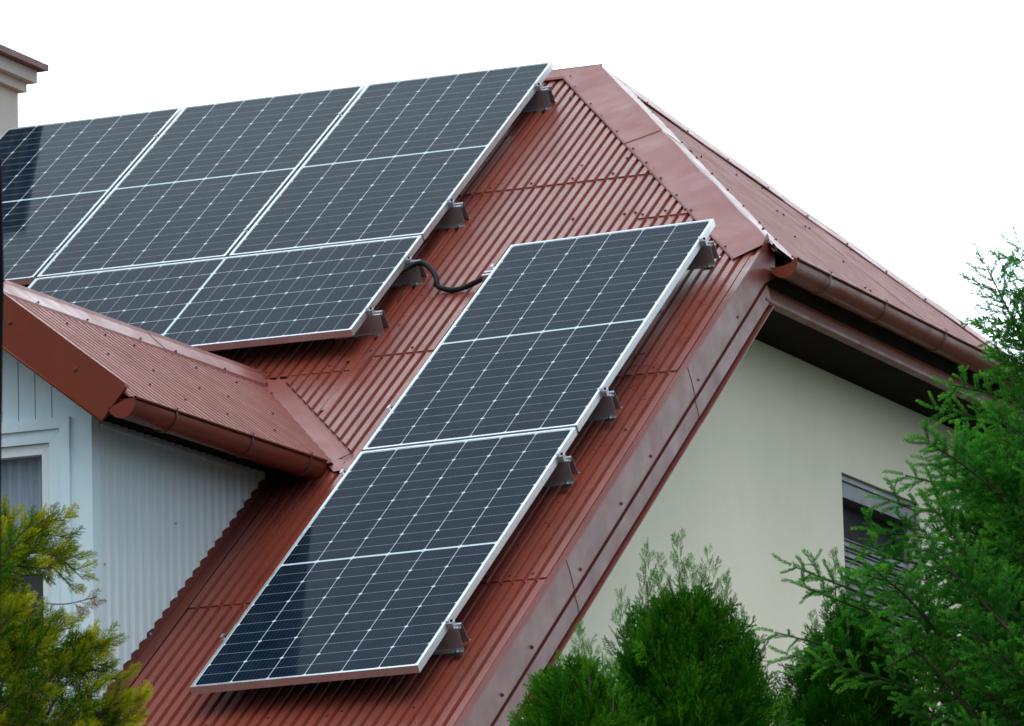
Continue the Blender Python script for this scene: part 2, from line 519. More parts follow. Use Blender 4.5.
# half width of the hip at a distance s below the apex
def hw(s): return (s * math.sin(HTH)) / TT
rb = MB(HIPF)
HW = hw(HL)
for (a, b, lf) in ((-HW, -.9, .0015), (-.9, .3, .0), (.3, 1.4, .0015), (1.4, HW, .0)):
    pr = profile(a, b, .075, .005, .5, .2)
    for lo, hi_, ls in ((HL, 0, 0),):
        ribs(rb, HIPF, pr, lambda p, lo=lo: -lo, lambda p, h=hi_: min(-h, -(abs(p) * TT / math.sin(HTH))) , lf + ls)
for i in range(20):
    s = random.choice((.5, .95, 1.35, 1.75, 2.12)); y = random.uniform(-1, 1) * (hw(s) - .15)
    screw(rb, HIPF, round(y / .075) * .075 + .02, -s + random.uniform(-.02, .02), .001, .0055)
rb.build('hip_roof_slope', [M['hip'], M['screw']], house)

# hip caps: two wings over the hip line, and the pale closure strip beside the fold
def cap_frame(A, B, n1, n2):
    t = nrm(B - A)
    return t
A = np.array(APEX); B = np.array((HIP_X1 - .03, YR - hw(HL - .04), ZR - (HL - .04) * math.sin(HTH)))
nh = np.array(HIPF.N)
for sgn, name in ((1, 'hip_cap'), (-1, 'hip_cap')):
    Bp = B.copy(); Nf = NN.copy()
    if sgn < 0:
        Bp[1] = 2 * YR - B[1]; Nf[1] = -Nf[1]
    t = nrm(Bp - A); Lc = np.linalg.norm(Bp - A)
    wf = np.cross(t, Nf) * sgn; wf = -wf if wf[0] > 0 else wf          # into the slope
    wh = np.cross(nh, t) * sgn; wh = wh if wh[1] * sgn > 0 else -wh   # into the hip slope
    up = nrm(Nf + nh)
    mbx = MB()
    segs = [(0, 1.19), (1.18, Lc)]
    for j, (a, b) in enumerate(segs):
        e = .003 * (2 - j)
        ex = lambda s, k: s + (k * .045 - .02) * max(0, (s - Lc + .3) / .3)
        prof3 = lambda s: [A + t * ex(s, 1) + wf * .195 + Nf * (.003 + e), A + t * ex(s, .95) + wf * .187 + Nf * (.008 + e), A + t * ex(s, .1) + wf * .02 + Nf * (.012 + e), A + t * s + up * (.016 + e),
                           A + t * s + wh * .02 + nh * (.012 + e), A + t * s + wh * .17 + nh * (.006 + e), A + t * s + wh * .185 + nh * (.002 + e)]
        n0 = 7; ns = 9; vs = []
        for s_i in np.linspace(a, b, ns):
            base_ = prof3(s_i)
            for q in base_: vs.append(q + up * .002 * math.sin(s_i * 9 + sgn))
        fs = [(k * n0 + i, k * n0 + i + 1, (k + 1) * n0 + i + 1, (k + 1) * n0 + i) for k in range(ns - 1) for i in range(n0 - 1)]
        mbx.add(vs, fs, 0, False, WORLD)
    # screws along both edges
    fr1 = Frame(A, t, wf, Nf); fr2 = Frame(A, t, wh, nh)
    for s_i in np.arange(.2, Lc - .05, .27):
        screw(mbx, fr1, s_i + random.uniform(-.03, .03), .178, .010, .006); screw(mbx, fr2, s_i + .07, .165, .010, .0055)
        if random.random() < .5: screw(mbx, fr1, s_i + .1, .235, .002, .007)
    ob = mbx.build('hip_cap', [M['flash'], M['screw']], house)
    if sgn > 0:
        mc = MB()
        ns = 14; vs = []
        for k in range(ns):
            s_i = .05 + (Lc - .02) * k / (ns - 1); wv = .003 + .010 * min(1, s_i / Lc * 1.2) * (0.7 + .3 * math.sin(s_i * 4.2))
            q = A + t * s_i
            vs += [q + up * .017 + wf * .004, q + up * (.020 + .6 * wv) + wh * .003, q + up * .018 + wh * (.006 + wv * 1.6), q + up * .004 + wh * (.01 + wv * 1.7)]
        fs = [(k * 4 + i, k * 4 + i + 1, (k + 1) * 4 + i + 1, (k + 1) * 4 + i) for k in range(ns - 1) for i in range(3)]
        mc.add(vs, fs, 0, False, WORLD)
        mc.build('closure_strip', M['closure'], ob)

# ridge cap
mbx = MB()
e = .0
prof = [(-.115, .006), (-.10, .012), (-.012, .014), (0, .017), (.012, .014), (.10, .012), (.115, .006)]
for j, (a, b) in enumerate(((-7.5, -5.3), (-5.31, -3.2), (-3.21, -1.1), (-1.11, X_A + .02))):
    vs = []
    for x in (a, b):
        for s_, h in prof:
            y = YR + s_ * CT; z = ZR - abs(s_) * ST + h + .002 * j
            vs.append((x, y, z))
    mbx.add(vs, [(i, i + 1, 7 + i + 1, 7 + i) for i in range(6)], 0)
for x in (-.7, -.52): screw(mbx, ROOF, x, V_R - .1, .011, .007)
mbx.build('ridge_cap', [M['flash'], M['screw']], house)

# verge flashing: stepped trim down the sloping edge of the front slope
XG = 1.247
pv = [(1.196, .004), (1.225, .008), (1.235, .018), (XG - .002, .020), (XG, .012), (XG + .002, -.055), (XG, -.116), (XG + .002, -.122), (XG - .026, -.125), (XG - .028, -.148),
      (XG - .006, -.151), (XG - .005, -.19), (XG - .007, -.230), (XG - .030, -.234), (XG - .030, -.254), (XG + .002, -.257), (XG + .002, -.262), (XG - .016, -.2635)]
mbx = MB(ROOF)
vtop = 4.23
for j, (a, b) in enumerate(((V_E, -.66), (-.67, 1.20), (1.19, 3.03), (3.02, vtop))):
    secs = list(np.linspace(a, b, 10))
    o = .0022 * j
    mbx.sheet([(p + o, q) for p, q in pv], 1, a, b, .0015, sections=secs)
SIDE = Frame(ROOF((XG + .001, 0, 0)), VV, -NN, (1, 0, 0))
for v in (-.5, .22, .62, 1.30, 1.9, 2.35, 3.1, 3.75): screw(mbx, SIDE, v, .085, .004, .007)
# top end: turned-up ear towards the hip
mbx.add([(XG + .004, vtop - .02, .015), (XG + .004, vtop - .02, -.13), (XG + .012, vtop + .10, -.16), (XG + .015, vtop + .16, -.05), (XG + .012, vtop + .135, .055)],
        [(0, 1, 2, 3, 4)], 0)
mbx.build('verge_flashing', [M['verge'], M['screw']], house)
# rear verge, same trim mirrored
mbx = MB()
mir = Frame((0, 2 * YR, 0), (1, 0, 0), (0, -1, 0), (0, 0, 1))
class Comp:
    def __call__(s, p): return mir(ROOF(p))
mbx.fr = Comp()
mbx.sheet(pv, 1, V_E, vtop, .0015)
mbx.build('verge_flashing', [M['verge'], M['screw']], house)

# gable wall with window opening, and the other outer walls
XW = .85; ZS = 2.135
WY0, WY1, WZ0, WZ1 = 5.695, 6.89, .25, 1.650
def walltop(y):
    yy = y if y <= YR else 2 * YR - y
    return min(ZS, zroof(yy) - (.262 / CT) + .0)
YF = -1.85; YB = 2 * YR - YF
ybrk = (ZS + .262 / CT - WR / CT) / TT
mw = MB()
def strip(y0, y1, z0=None, ztop=None):
    pts = [(y0, z0 if z0 is not None else GZ), (y1, z0 if z0 is not None else GZ), (y1, ztop if ztop is not None else walltop(y1)), (y0, ztop if ztop is not None else walltop(y0))]
    mw.prism(pts, 0, XW - .3, XW)
strip(YF, ybrk); strip(ybrk, WY0); strip(WY0, WY1, GZ, WZ0); strip(WY0, WY1, WZ1); strip(WY1, 2 * YR - ybrk); strip(2 * YR - ybrk, YB)
mw.build('gable_wall', M['wall'], house)
mw = MB()
mw.box((-7.4, YF, GZ), (XW - .3, YF + .3, zroof(YF) - .30))
mw.box((-7.4, YB - .3, GZ), (XW - .3, YB, zroof(YF) - .30))
mw.prism([(YF + .3, GZ), (YB - .3, GZ), (YB - .3, zroof(YF + .3) - .32), (YR, ZR - .35), (YF + .3, zroof(YF + .3) - .32)], 0, -7.4, -7.1)
mw.build('outer_wall', M['wall'], house)
# soffits
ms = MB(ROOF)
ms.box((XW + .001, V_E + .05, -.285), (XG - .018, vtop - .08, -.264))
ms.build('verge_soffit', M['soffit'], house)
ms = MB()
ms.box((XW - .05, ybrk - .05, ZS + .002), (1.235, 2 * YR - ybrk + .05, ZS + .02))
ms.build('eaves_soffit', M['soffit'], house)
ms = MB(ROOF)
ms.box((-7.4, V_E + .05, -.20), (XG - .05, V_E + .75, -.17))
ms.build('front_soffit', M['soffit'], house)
# fascia under the hip eave: recessed board, gutter shade put into its near-black colour, with a proud stepped band at the foot
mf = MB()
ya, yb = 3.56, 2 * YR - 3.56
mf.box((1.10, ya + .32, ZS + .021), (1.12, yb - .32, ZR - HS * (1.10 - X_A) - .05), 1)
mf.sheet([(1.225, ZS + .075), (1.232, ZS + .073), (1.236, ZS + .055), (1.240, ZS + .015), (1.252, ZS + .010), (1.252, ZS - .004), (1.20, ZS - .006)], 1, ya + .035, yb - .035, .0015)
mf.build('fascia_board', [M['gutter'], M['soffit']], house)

def gutter(x, z, y0, y1, r_, brackets, cap_y0=True, parent=None, tilt=0, nose=.007, mat=None, dish=.012):
    g = MB()
    T_ = math.radians(tilt)
    rot = lambda p: (x + (p[0] - x) * math.cos(T_) - (p[1] - z) * math.sin(T_), z + (p[0] - x) * math.sin(T_) + (p[1] - z) * math.cos(T_))
    prof = []
    for k in range(17):
        a = math.pi + math.pi * k / 16
        prof.append((x + r_ * math.cos(a), z + r_ * math.sin(a)))
    # rolled outer bead
    for k in range(9):
        a = math.pi + -1 * math.pi * 1.5 * k / 8
        prof.append((x + r_ + nose + nose * math.cos(a), z + nose * math.sin(a) * 1.0))
    prof = [rot(p) for p in prof]
    g.sheet(prof, 1, y0, y1, .0016, smooth=True, sections=list(np.linspace(y0, y1, 8)))
    ob = g.build('gutter', mat or M['gutter'], parent)
    # end cap
    for yy, s in ((y0, -1), (y1, 1)):
        c = MB()
        seg = 20; pts = [(x + (r_ + .004) * math.cos(math.pi + math.pi * k / seg), z + (r_ + .004) * math.sin(math.pi + math.pi * k / seg)) for k in range(seg + 1)]
        # dished top edge, as on the pressed metal cap
        dip = [(x + (r_ + .004) * c_, z + (.014 if c_ > .5 else 0) * dish / .012 - dish * (1 - c_ * c_)) for c_ in (.85, .5, 0, -.5, -.85)]
        c.prism([rot(p) for p in pts + dip], 1, min(yy, yy + s * .004), max(yy, yy + s * .004))
        c.build('end_cap', M['gutter'], ob)
    for yb_ in brackets:
        b = MB()
        pr_ = [(x + (r_ + .006) * math.cos(math.pi + math.pi * k / 14), z + (r_ + .006) * math.sin(math.pi + math.pi * k / 14)) for k in range(15)]
        pr_ += [(x + r_ + .016, z + .008), (x + r_ + .006, z + .018)]
        pr_ = [rot(p) for p in pr_]
        b.sheet(pr_, 1, yb_, yb_ + .012, .003, smooth=False)
        b.build('gutter_bracket', M['screw'], ob)
    return ob
gutter(1.335, 2.303, 3.615, 2 * YR - 3.62, .066, [4.05, 4.85, 5.75, 6.65, 7.5], parent=house, tilt=12)

# gable window with grey box and slatted blind
wob = MB()
fx = XW - .12
wob.box((fx, WY0, WZ1 - .115), (fx + .10, WY1, WZ1))                 # shutter box
wob.box((fx, WY0, WZ0), (fx + .05, WY0 + .05, WZ1 - .117)); wob.box((fx, WY1 - .07, WZ0), (fx + .05, WY1, WZ1 - .117))
wob.box((fx, WY0 + .05, WZ0), (fx + .05, WY1 - .07, WZ0 + .06))
gw = wob.build('gable_window', M['darkframe'], house)
sbx = MB(); sbx.box((fx + .102, WY0 + .002, WZ1 - .035), (fx + .112, WY1 - .002, WZ1 - .018)); sbx.build('box_trim', M['slat'], gw)
pn = MB(); pn.box((fx - .01, WY0 + .052, WZ0 + .062), (fx + .004, WY1 - .072, WZ1 - .118)); pn.build('pane', M['black'], gw)  # no glass: matt black sheet painted as the unlit room behind the opening
bl = MB()
zz = 1.33
while zz > WZ0 + .1:
    bl.box((fx + .072, WY0 + .055, zz - .030), (fx + .076, WY1 - .075, zz)); bl.box((fx + .0765, WY0 + .055, zz - .004), (fx + .090, WY1 - .075, zz))
    zz -= .052
bl.build('blind', M['slat'], gw)

# ------------------------------------------------------------------ dormer
DOR = Frame((DXR, 0, DZR), (0, 1, 0), (-math.cos(DTH), 0, math.sin(DTH)), (math.sin(DTH), 0, math.cos(DTH)))
DORL = Frame((DXR, 0, DZR), (0, 1, 0), (math.cos(DTH), 0, math.sin(DTH)), (-math.sin(DTH), 0, math.cos(DTH)))
DL = (DXE - DXR) / math.cos(DTH)
yv0 = vly(DXE); yv1 = vly(DXR)
def dlo(y):   # along the valley the sheet is cut
    if y <= yv0: return -DL
    return -DL + DL * (y - yv0) / (yv1 - yv0)
dr = MB()
for fr in (DOR, DORL):
    for a, b, lf in ((DYF, .9, .0), (.9, 1.95, .0012), (1.95, yv1 - .02, .0)):
        pr = profile(a, b, .068, .008, .5, .16, .01)
        ribs(dr, fr, pr, dlo, lambda p: 0.0, .0 + lf)
    for s in (.22, .5, .75, .93):
        for y in np.arange(.1, 2.7, .41):
            yy = y + random.uniform(-.1, .1)
            if -s > dlo(yy) + .06: screw(dr, fr, round(yy / .068) * .068 + .027, -s + random.uniform(-.03, .03), .001, .0045)
dr.build('dormer_roof', [M['hip'], M['screw']], house)
dc = MB()
for j, (a, b) in enumerate(((DYF - .01, 1.72), (1.71, yv1 + .05))):
    vs = []
    for y in (a, b):
        for s_, h in ((-.118, -.004), (-.112, .010), (-.016, .022), (0, .034), (.016, .022), (.112, .010), (.118, -.004)):
            vs.append((DXR + s_ * math.cos(DTH), y, DZR - abs(s_) * math.sin(DTH) + h + .003 * j))
    dc.add(vs, [(i, i + 1, 8 + i, 7 + i) for i in range(6)], 0)
for y in np.arange(.1, 2.8, .44):
    screw(dc, DOR, y + random.uniform(-.06, .06), -.100, .011, .005)
dc.build('dormer_ridge_cap', [M['flash'], M['screw']], house)
# valley flashing lying on the main roof between dormer sheets and main sheets
vf = MB(ROOF)
def roofuv(x, y): return (x, (y * CT + zroof(y) * ST) + 0.0)
def v_of(x):      # v of the dormer roof edge on the main roof
    y = vly(x); return y * CT + zroof(y) * ST
ns = 9; vs = []
for k in range(ns):
    x = -1.0 + (-.20 + 1.0) * k / (ns - 1)
    v = v_of(x) + .0
    xr_ = x + .17; vr_ = v + .13
    vs += [(x - .03, v - .02, .012), (x + .02, v + .012, .000), (x + .045, v + .035, -.006), (xr_, vr_, -.008)]
vf.add(vs, [(k * 4 + i, k * 4 + i + 1, (k + 1) * 4 + i + 1, (k + 1) * 4 + i) for k in range(ns - 1) for i in range(3)])
vf.tube([(-.305, v_of(-.305) + .012, .001), (-.27, v_of(-.27) + .035, -.002), (-.20, v_of(-.27) + .10, .001), (-.16, v_of(-.27) + .155, -.001)], .0022, 5, 1)
vf.build('valley_flashing', [M['flash'], M['black']], house)
# dormer side walls of ribbed sheet
for sg, xw in ((1, DXW), (-1, 2 * DXR - DXW)):
    sd = MB()
    fr = Frame((xw, 0, 0), (0, 1, 0), (0, 0, 1), (sg, 0, 0))
    pr = profile(DYW + .0615, 2.35, .0755, .011, .46, .2, .02)
    ribs(sd, fr, pr, lambda p: zroof(p) + .060 + .007 * math.sin(2 * math.pi * p / .0755), lambda p: 1.285, 0, th=.002)
    for (y, z) in ((.27, .62), (1.32, .71), (.69, .37), (1.63, 1.07), (1.28, 1.21), (1.77, .97), (.95, .88)):
        screw(sd, fr, y, z, .001, .0042)
    sd.build('dormer_siding', [M['siding'], M['zinc']], house)
    bf = MB()
    y0_ = .02
    bf.add([(xw - sg * .012, y0_, zroof(y0_) - .02), (xw - sg * .012, 1.9, zroof(1.9) - .02), (xw - sg * .012, 1.9, zroof(1.9) + .12), (xw - sg * .012, y0_, zroof(y0_) + .12),
            (xw + sg * .05, y0_, zroof(y0_) + .006), (xw + sg * .05, 1.9, zroof(1.9) + .006), (xw - sg * .010, 1.9, zroof(1.9) + .006), (xw - sg * .010, y0_, zroof(y0_) + .006)],
           [(0, 1, 2, 3), (4, 5, 6, 7)])
    bf.build('wall_flashing', M['verge'], house)
    # eaves soffit and thin top strip
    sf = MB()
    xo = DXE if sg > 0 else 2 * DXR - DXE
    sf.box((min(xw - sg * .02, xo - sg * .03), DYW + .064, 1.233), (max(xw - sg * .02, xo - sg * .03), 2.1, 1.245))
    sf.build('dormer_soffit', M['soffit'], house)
    tr = MB(); tr.box((min(xw + sg * .003, xw + sg * .016), DYW + .064, 1.200), (max(xw + sg * .003, xw + sg * .016), 1.72, 1.213)); tr.build('siding_trim', M['siding'], house)
# dormer front wall: core, vertical boards, corner boards
fwm = MB()
xl, xr_ = 2 * DXR - DXW, DXW
WXL, WXR, WZT, WZB = 2 * DXR + .626, -.626, 1.240, .05
def fz(x): return dz(x) - .05
def wallpiece(x0, x1, z0, z1=None, y0=DYW, y1=DYW + .06):
    if z1 is None:
        if x0 < DXR < x1:
            poly = [(x0, z0), (x1, z0), (x1, fz(x1)), (DXR, fz(DXR)), (x0, fz(x0))]
        else: poly = [(x0, z0), (x1, z0), (x1, fz(x1)), (x0, fz(x0))]
    else: poly = [(x0, z0), (x1, z0), (x1, z1), (x0, z1)]
    fwm.prism(poly, 1, y0, y1)
bw = .0795
x = xr_ - .112
wallpiece(x + .003, xr_, -.35, y0=DYW - .012)           # corner board
wallpiece(xl, xl + .109, -.35, y0=DYW - .012)
while x > xl + .112 + .01:
    x0 = max(x - bw, xl + .112)
    a, b = x0 + .0022, x - .0022
    if b > WXR and a < WXR: 
        wallpiece(WXR + .001, b, -.35); wallpiece(a, WXR, WZT + .001)
    elif a >= WXR or b <= WXL: wallpiece(a, b, -.35)
    elif a < WXL < b:
        wallpiece(a, WXL - .001, -.35); wallpiece(WXL, b, WZT + .001)
    else:
        wallpiece(a, b, WZT + .001); wallpiece(a, b, -.35, WZB)
    x -= bw
wallpiece(xl + .01, WXL, -.35, y0=DYW + .061, y1=DYW + .075); wallpiece(WXR, xr_ - .01, -.35, y0=DYW + .061, y1=DYW + .075)
wallpiece(WXL, WXR, WZT, y0=DYW + .061, y1=DYW + .075)
fwm.build('dormer_front_wall', M['white_wood'], house)
# dormer window
def ring(mb_, x0, x1, z0, z1, t, y0, y1):
    """mitred frame: four trapezoid pieces"""
    o = [(x0, z0), (x1, z0), (x1, z1), (x0, z1)]; i_ = [(x0 + t, z0 + t), (x1 - t, z0 + t), (x1 - t, z1 - t), (x0 + t, z1 - t)]
    g_ = .0012
    for k in range(4):
        a, b = o[k], o[(k + 1) % 4]; c, d_ = i_[(k + 1) % 4], i_[k]
        if k % 2 == 0:
            a = (a[0] + g_, a[1]) if a[0] < b[0] else (a[0] - g_, a[1]); b = (b[0] - g_, b[1]) if a[0] < b[0] else (b[0] + g_, b[1])
            c = (c[0] - g_, c[1]) if c[0] > d_[0] else (c[0] + g_, c[1]); d_ = (d_[0] + g_, d_[1]) if c[0] > d_[0] else (d_[0] - g_, d_[1])
        mb_.prism([a, b, c, d_], 1, y0, y1)
dwm = MB()
ring(dwm, WXL, WXR, WZB, WZT, .046, DYW - .032, DYW + .055)
ring(dwm, WXL + .047, WXR - .047, WZB + .047, WZT - .047, .054, DYW - .018, DYW + .055)
dw = dwm.build('dormer_window', M['white_wood'], house)
sm_ = MB()
SX0, SX1, SZ0, SZ1 = WXL + .103, WXR - .103, WZB + .103, WZT - .103
MZ = .655
for (a, b) in ((MZ + .02, SZ1), (SZ0, MZ - .02)):
    ring(sm_, SX0, SX1, a, b, .043, DYW + .0, DYW + .05)
sm_.box((SX0, DYW - .006, MZ - .018), (SX1, DYW + .05, MZ + .018))
sm_.build('sash', M['sash'], dw)
pm = MB()
pm.add([(SX0 + .04, DYW + .03, MZ + .06), (SX1 - .04, DYW + .03, MZ + .06), (SX1 - .04, DYW + .03, SZ1 - .04), (SX0 + .04, DYW + .03, SZ1 - .04)], [(0, 1, 2, 3)])
pm.build('pane', M['pane'], dw)
pm = MB(); pm.box((SX0 + .04, DYW + .03, SZ0 + .04), (SX1 - .04, DYW + .034, MZ - .06)); pm.build('pane', M['pane_dark'], dw)
cu = MB()
n_ = 60; vs = []
for k in range(n_ + 1):
    x = SX0 + .03 + (SX1 - SX0 - .06) * k / n_
    yy = DYW + .085 + .012 * math.sin(k * 1.15) + .006 * math.sin(k * .43)
    vs += [(x, yy, MZ), (x, yy, SZ1)]
cu.add(vs, [(2 * k, 2 * k + 2, 2 * k + 3, 2 * k + 1) for k in range(n_)], 0, True)
for k in range(6):      # lace scrolls
    cx = SX1 - .09 - k * .075; cz = .86
    pts = [(cx + (.004 + .0030 * t_) * math.cos(t_ * .7) * (1 if k % 2 else -1), DYW + .068, cz + (.004 + .0030 * t_) * math.sin(t_ * .7)) for t_ in range(11)]
    cu.tube(pts, .0022, 5, 1)
    cu.tube([(cx - .03, DYW + .068, cz - .035), (cx, DYW + .068, cz - .05), (cx + .03, DYW + .068, cz - .03)], .002, 5, 1)
cu.build('curtain', [M['curtain'], M['lace']], dw)
# dark room box behind the window so it is not see-through
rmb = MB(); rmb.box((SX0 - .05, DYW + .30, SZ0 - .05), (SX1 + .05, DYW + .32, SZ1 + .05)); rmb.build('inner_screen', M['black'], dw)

# bargeboards of the dormer gable
for sg in (1, -1):
    bb = MB()
    fr = DOR if sg > 0 else DORL
    # in frame coords: (y, -distance down slope, height)
    Ls = DL - .032
    poly = [(.0 if sg > 0 else -.0, .032), (-Ls + .012, .032), (-Ls - .004, .020), (-Ls - .002, -.012), (-Ls + .006, -.155), (0.0 + .0, -.155)]
    # mitre at the apex along the vertical plane x = DXR
    k_ = math.tan(DTH)
    poly[0] = (.032 * -k_ * -1 * -1, .032); poly[-1] = (.155 * k_, -.155)
    poly[0] = (-.032 * k_, .032)
    vs = []
    for yy in (-.022, -.004):
        for s_, h in poly: vs.append((yy, s_, h))
    n0 = len(poly)
    bb.add(vs, [tuple(range(n0)), tuple(range(n0, 2 * n0))[::-1]] + [(i, (i + 1) % n0, n0 + (i + 1) % n0, n0 + i) for i in range(n0)], 0, False, fr)
    # folded lower lip and top return
    bb.tube([(-.024, -Ls + .006, -.155), (-.024, .155 * k_, -.155)], .006, 6, 0, fr)
    bb.add([(-.022, -Ls + .01, .0325), (-.022, -.03, .0325), (.055, -.03, .014), (.055, -Ls + .01, .014)], [(0, 1, 2, 3)], 0, False, fr)
    FR2 = Frame(fr((-.0225, 0, 0)), np.array(fr.V) * -1, -np.array(fr.N), (0, -1, 0))
    screw(bb, FR2, Ls - .24, .045, 0, .008); screw(bb, FR2, Ls - .62, .05, 0, .008)
    bb.build('bargeboard', [M['gutter'], M['screw']], house)
gutter(-.293, 1.240, DYF - .018, 1.87, .060, [.36, 1.10, 1.70], parent=house, tilt=17, dish=-.004)
gutter(2 * DXR + .29, 1.240, DYF - .012, 1.87, .060, [.36, 1.10, 1.70], parent=house)

cl_ = MB()
cl_.box((-.350, DYF + .004, 1.222), (-.250, DYF + .008, 1.262))
cl_.build('eaves_closure', M['gutter'], house)

# ------------------------------------------------------------------ chimney
ch = MB()
cx0, cx1, cy0, cy1 = -4.78, -3.926, 5.25, 6.0
ch.box((cx0, cy0, 2.9), (cx1, cy1, 4.207))
chim = ch.build('chimney', M['chimney'], house)
for nm, off, z0, z1, mt in (('moulding', .036, 4.208, 4.262, 'chimney'), ('moulding', .078, 4.263, 4.334, 'chimney'), ('cap', .125, 4.336, 4.372, 'chimcap')):
    c_ = MB(); c_.box((cx0 - off, cy0 - off, z0), (cx1 + off, cy1 + off, z1)); c_.build(nm, M[mt], chim)
c_ = MB()
c_.prism([(cy0 - .06, zroof(cy0) - .05), (cy1 + .05, zroof(YR) - .05), (cy1 + .05, 3.99), (cy0 - .06, zroof(cy0 - .06) + .16)], 0, cx1 + .001, cx1 + .03)
c_.build('base_flashing', M['chimney'], chim)

# ------------------------------------------------------------------ solar panels
PW, PL, PG = 1.038, 2.094, .02
LOW_O = np.array((0, -.017967, .025356))
LU = nrm(np.array((0.999905, -0.043422 + .017967, 0.037411 - .025356)))
LV = nrm(np.array((0.0138, 0.793238 + .017967, 0.610011 - .025356)))
LV = nrm(LV - LU * (LV @ LU)); LN = np.cross(LU, LV)
LOW_O = LOW_O + np.array((-.043, .089, .017)) * .97
LOWF = Frame(LOW_O, LU, LV, LN)
UPF = Frame((-.561145, 0, 0) + VV * 6.708226, (1, 0, 0), VV, NN)      # origin: top right corner of the top row

def make_panel():
    root = empty('solar_panel')
    fm = MB()
    lip = .011; dp = .035; th_ = .0018
    # four frame profiles, lip + outer wall + bottom flange
    for (a, b, c, d_) in ((0, PW, 0, lip), (0, PW, PL - lip, PL)):
        fm.box((a, c, -th_), (b, d_, 0))
    for (a, b) in ((0, lip), (PW - lip, PW)):
        fm.box((a, lip, -th_), (b, PL - lip, 0))
    fm.box((0, 0, -dp), (PW, th_, -th_)); fm.box((0, PL - th_, -dp), (PW, PL, -th_))
    fm.box((0, th_, -dp), (th_, PL - th_, -th_)); fm.box((PW - th_, th_, -dp), (PW, PL - th_, -th_))
    fm.box((th_, th_, -dp), (PW - th_, .028, -dp + th_)); fm.box((th_, PL - .028, -dp), (PW - th_, PL - th_, -dp + th_))
    fm.box((th_, .028, -dp), (.028, PL - .028, -dp + th_)); fm.box((PW - .028, .028, -dp), (PW - th_, PL - .028, -dp + th_))
    fm.build('frame', M['alu'], root)
    g = MB(); g.box((.003, .003, -.0065), (PW - .003, PL - .003, -.0022)); g.build('cell_glass', M['cells'], root)
    bk = MB(); bk.box((.46, 1.02, -.026), (.58, 1.07, -.0068)); bk.build('junction_box', M['black'], root)
    return root
proto = make_panel()
def copy_tree(o, parent=None):
    c = o.copy(); col.objects.link(c)
    if parent is not None: c.parent = parent
    for k in list(o.children): copy_tree(k, c)
    return c
def place(o, F, u_, v_, portrait=True, jig=(0, 0, 0)):
    org = F(np.array((u_, v_, 0.0)))
    U, V, N_ = F.U, F.V, F.N
    if not portrait: U, V = F.V, -np.array(F.U)      # the long side lies across the slope
    U, V, N_ = nrm(U), nrm(V), nrm(N_)
    o.matrix_world = Matrix(((U[0], V[0], N_[0], org[0]), (U[1], V[1], N_[1], org[1]), (U[2], V[2], N_[2], org[2]), (0, 0, 0, 1)))
GP = 'solar panels mounted on the front roof slope'
plist = [(LOWF, 0, 0, True, 'lowest solar panel, its lower left part mirroring the dark dormer side'),
         (LOWF, 0, PL + PG, True, 'upper solar panel of the pair beside the sloping roof edge, black conduit running to it'),
         (UPF, -PW, -PL, True, 'right-hand solar panel of the top row, next to the bare ribbed roof below the ridge'),
         (UPF, -2 * PW - PG, -PL, True, 'middle solar panel of the three upright ones in the top row'),
         (UPF, -3 * PW - 2 * PG, -PL, True, 'leftmost solar panel of the top row, in front of the chimney'),
         (UPF, 0, -PL - PG - PW, False, 'sideways solar panel below the top row, just above the dormer ridge')]
for i, (F, a, b, port, lab) in enumerate(plist):
    o = proto if i == 0 else copy_tree(proto)
    place(o, F, a, b, port)
    tag(o, lab, 'solar panel', GP)

# ------------------------------------------------------------------ mounting rails
def make_rail(length, ends):
    """local: x along the rail, y up the slope, z off the panel top plane"""
    root = empty('mounting_rail')
    rl = MB()
    h0 = -.137; h1 = -.038
    prof = [(-.046, h0), (-.030, h0 + .001), (-.028, h0 + .010), (-.025, h1 - .012), (-.024, h1), (-.010, h1), (-.009, h1 - .012), (.009, h1 - .012), (.010, h1), (.024, h1), (.028, h1 - .012),
            (.040, h0 + .012), (.043, h0 + .002), (.062, h0)]
    rl.sheet(prof, 0, 0, length, .0022)
    rl.build('rail', M['zinc'], root)
    for (a, dx) in ends:
        cl = MB()
        cl.box((a, -.034, -.0375), (a + .024, -.004, -.008)); cl.box((a - .008, -.030, .0012), (a + .004, .000, .0035))
        cb = cl.build('clamp', M['zinc'], root)
        bt = MB(); seg = 6
        bt.tube([(a + .014, -.015, -.008), (a + .014, -.015, -.001)], .006, 6, 0); bt.build('bolt', M['black'], cb)
    for x in (.03, length - .03):
        for y_ in (-.038, .053):
            sc = MB(); screw(sc, WORLD, x, y_, h0 + .0005, .006, 0); sc.build('screw', M['bolt'], root)
    for x, s in ((length - .012, 1),):
        pd = MB(); pd.box((length - .05, -.068, h0 - .004), (length - .004, -.030, h0 - .0025)); pd.build('rubber_pad', M['black'], root)
    return root
GR = 'metal mounting rails under the solar panels'
def rail(F, u0, length, v_, ends, label, u_edge=None):
    ro = make_rail(length, ends)
    place(ro, F, u0, v_)
    tag(ro, label, 'mounting rail', GR)
    return ro
lowv = [(4.045, 'rail stub below the top right corner of the panel beside the roof edge'), (2.515, 'rail stub right of the two stacked panels, just above their joint'),
        (1.895, 'rail stub just below the joint of the two stacked panels'), (.42, 'lowest rail stub, at the bottom right of the lowest panel')]
low_lab_l = ['rail end left of the upper stacked panel, where the black conduit ends', 'small rail end left of the upper stacked panel, above the joint',
             'rail end at the left edge of the lowest panel, beside the valley flashing', 'rail end at the lower left edge of the lowest panel']
def to_low(v, u): return v
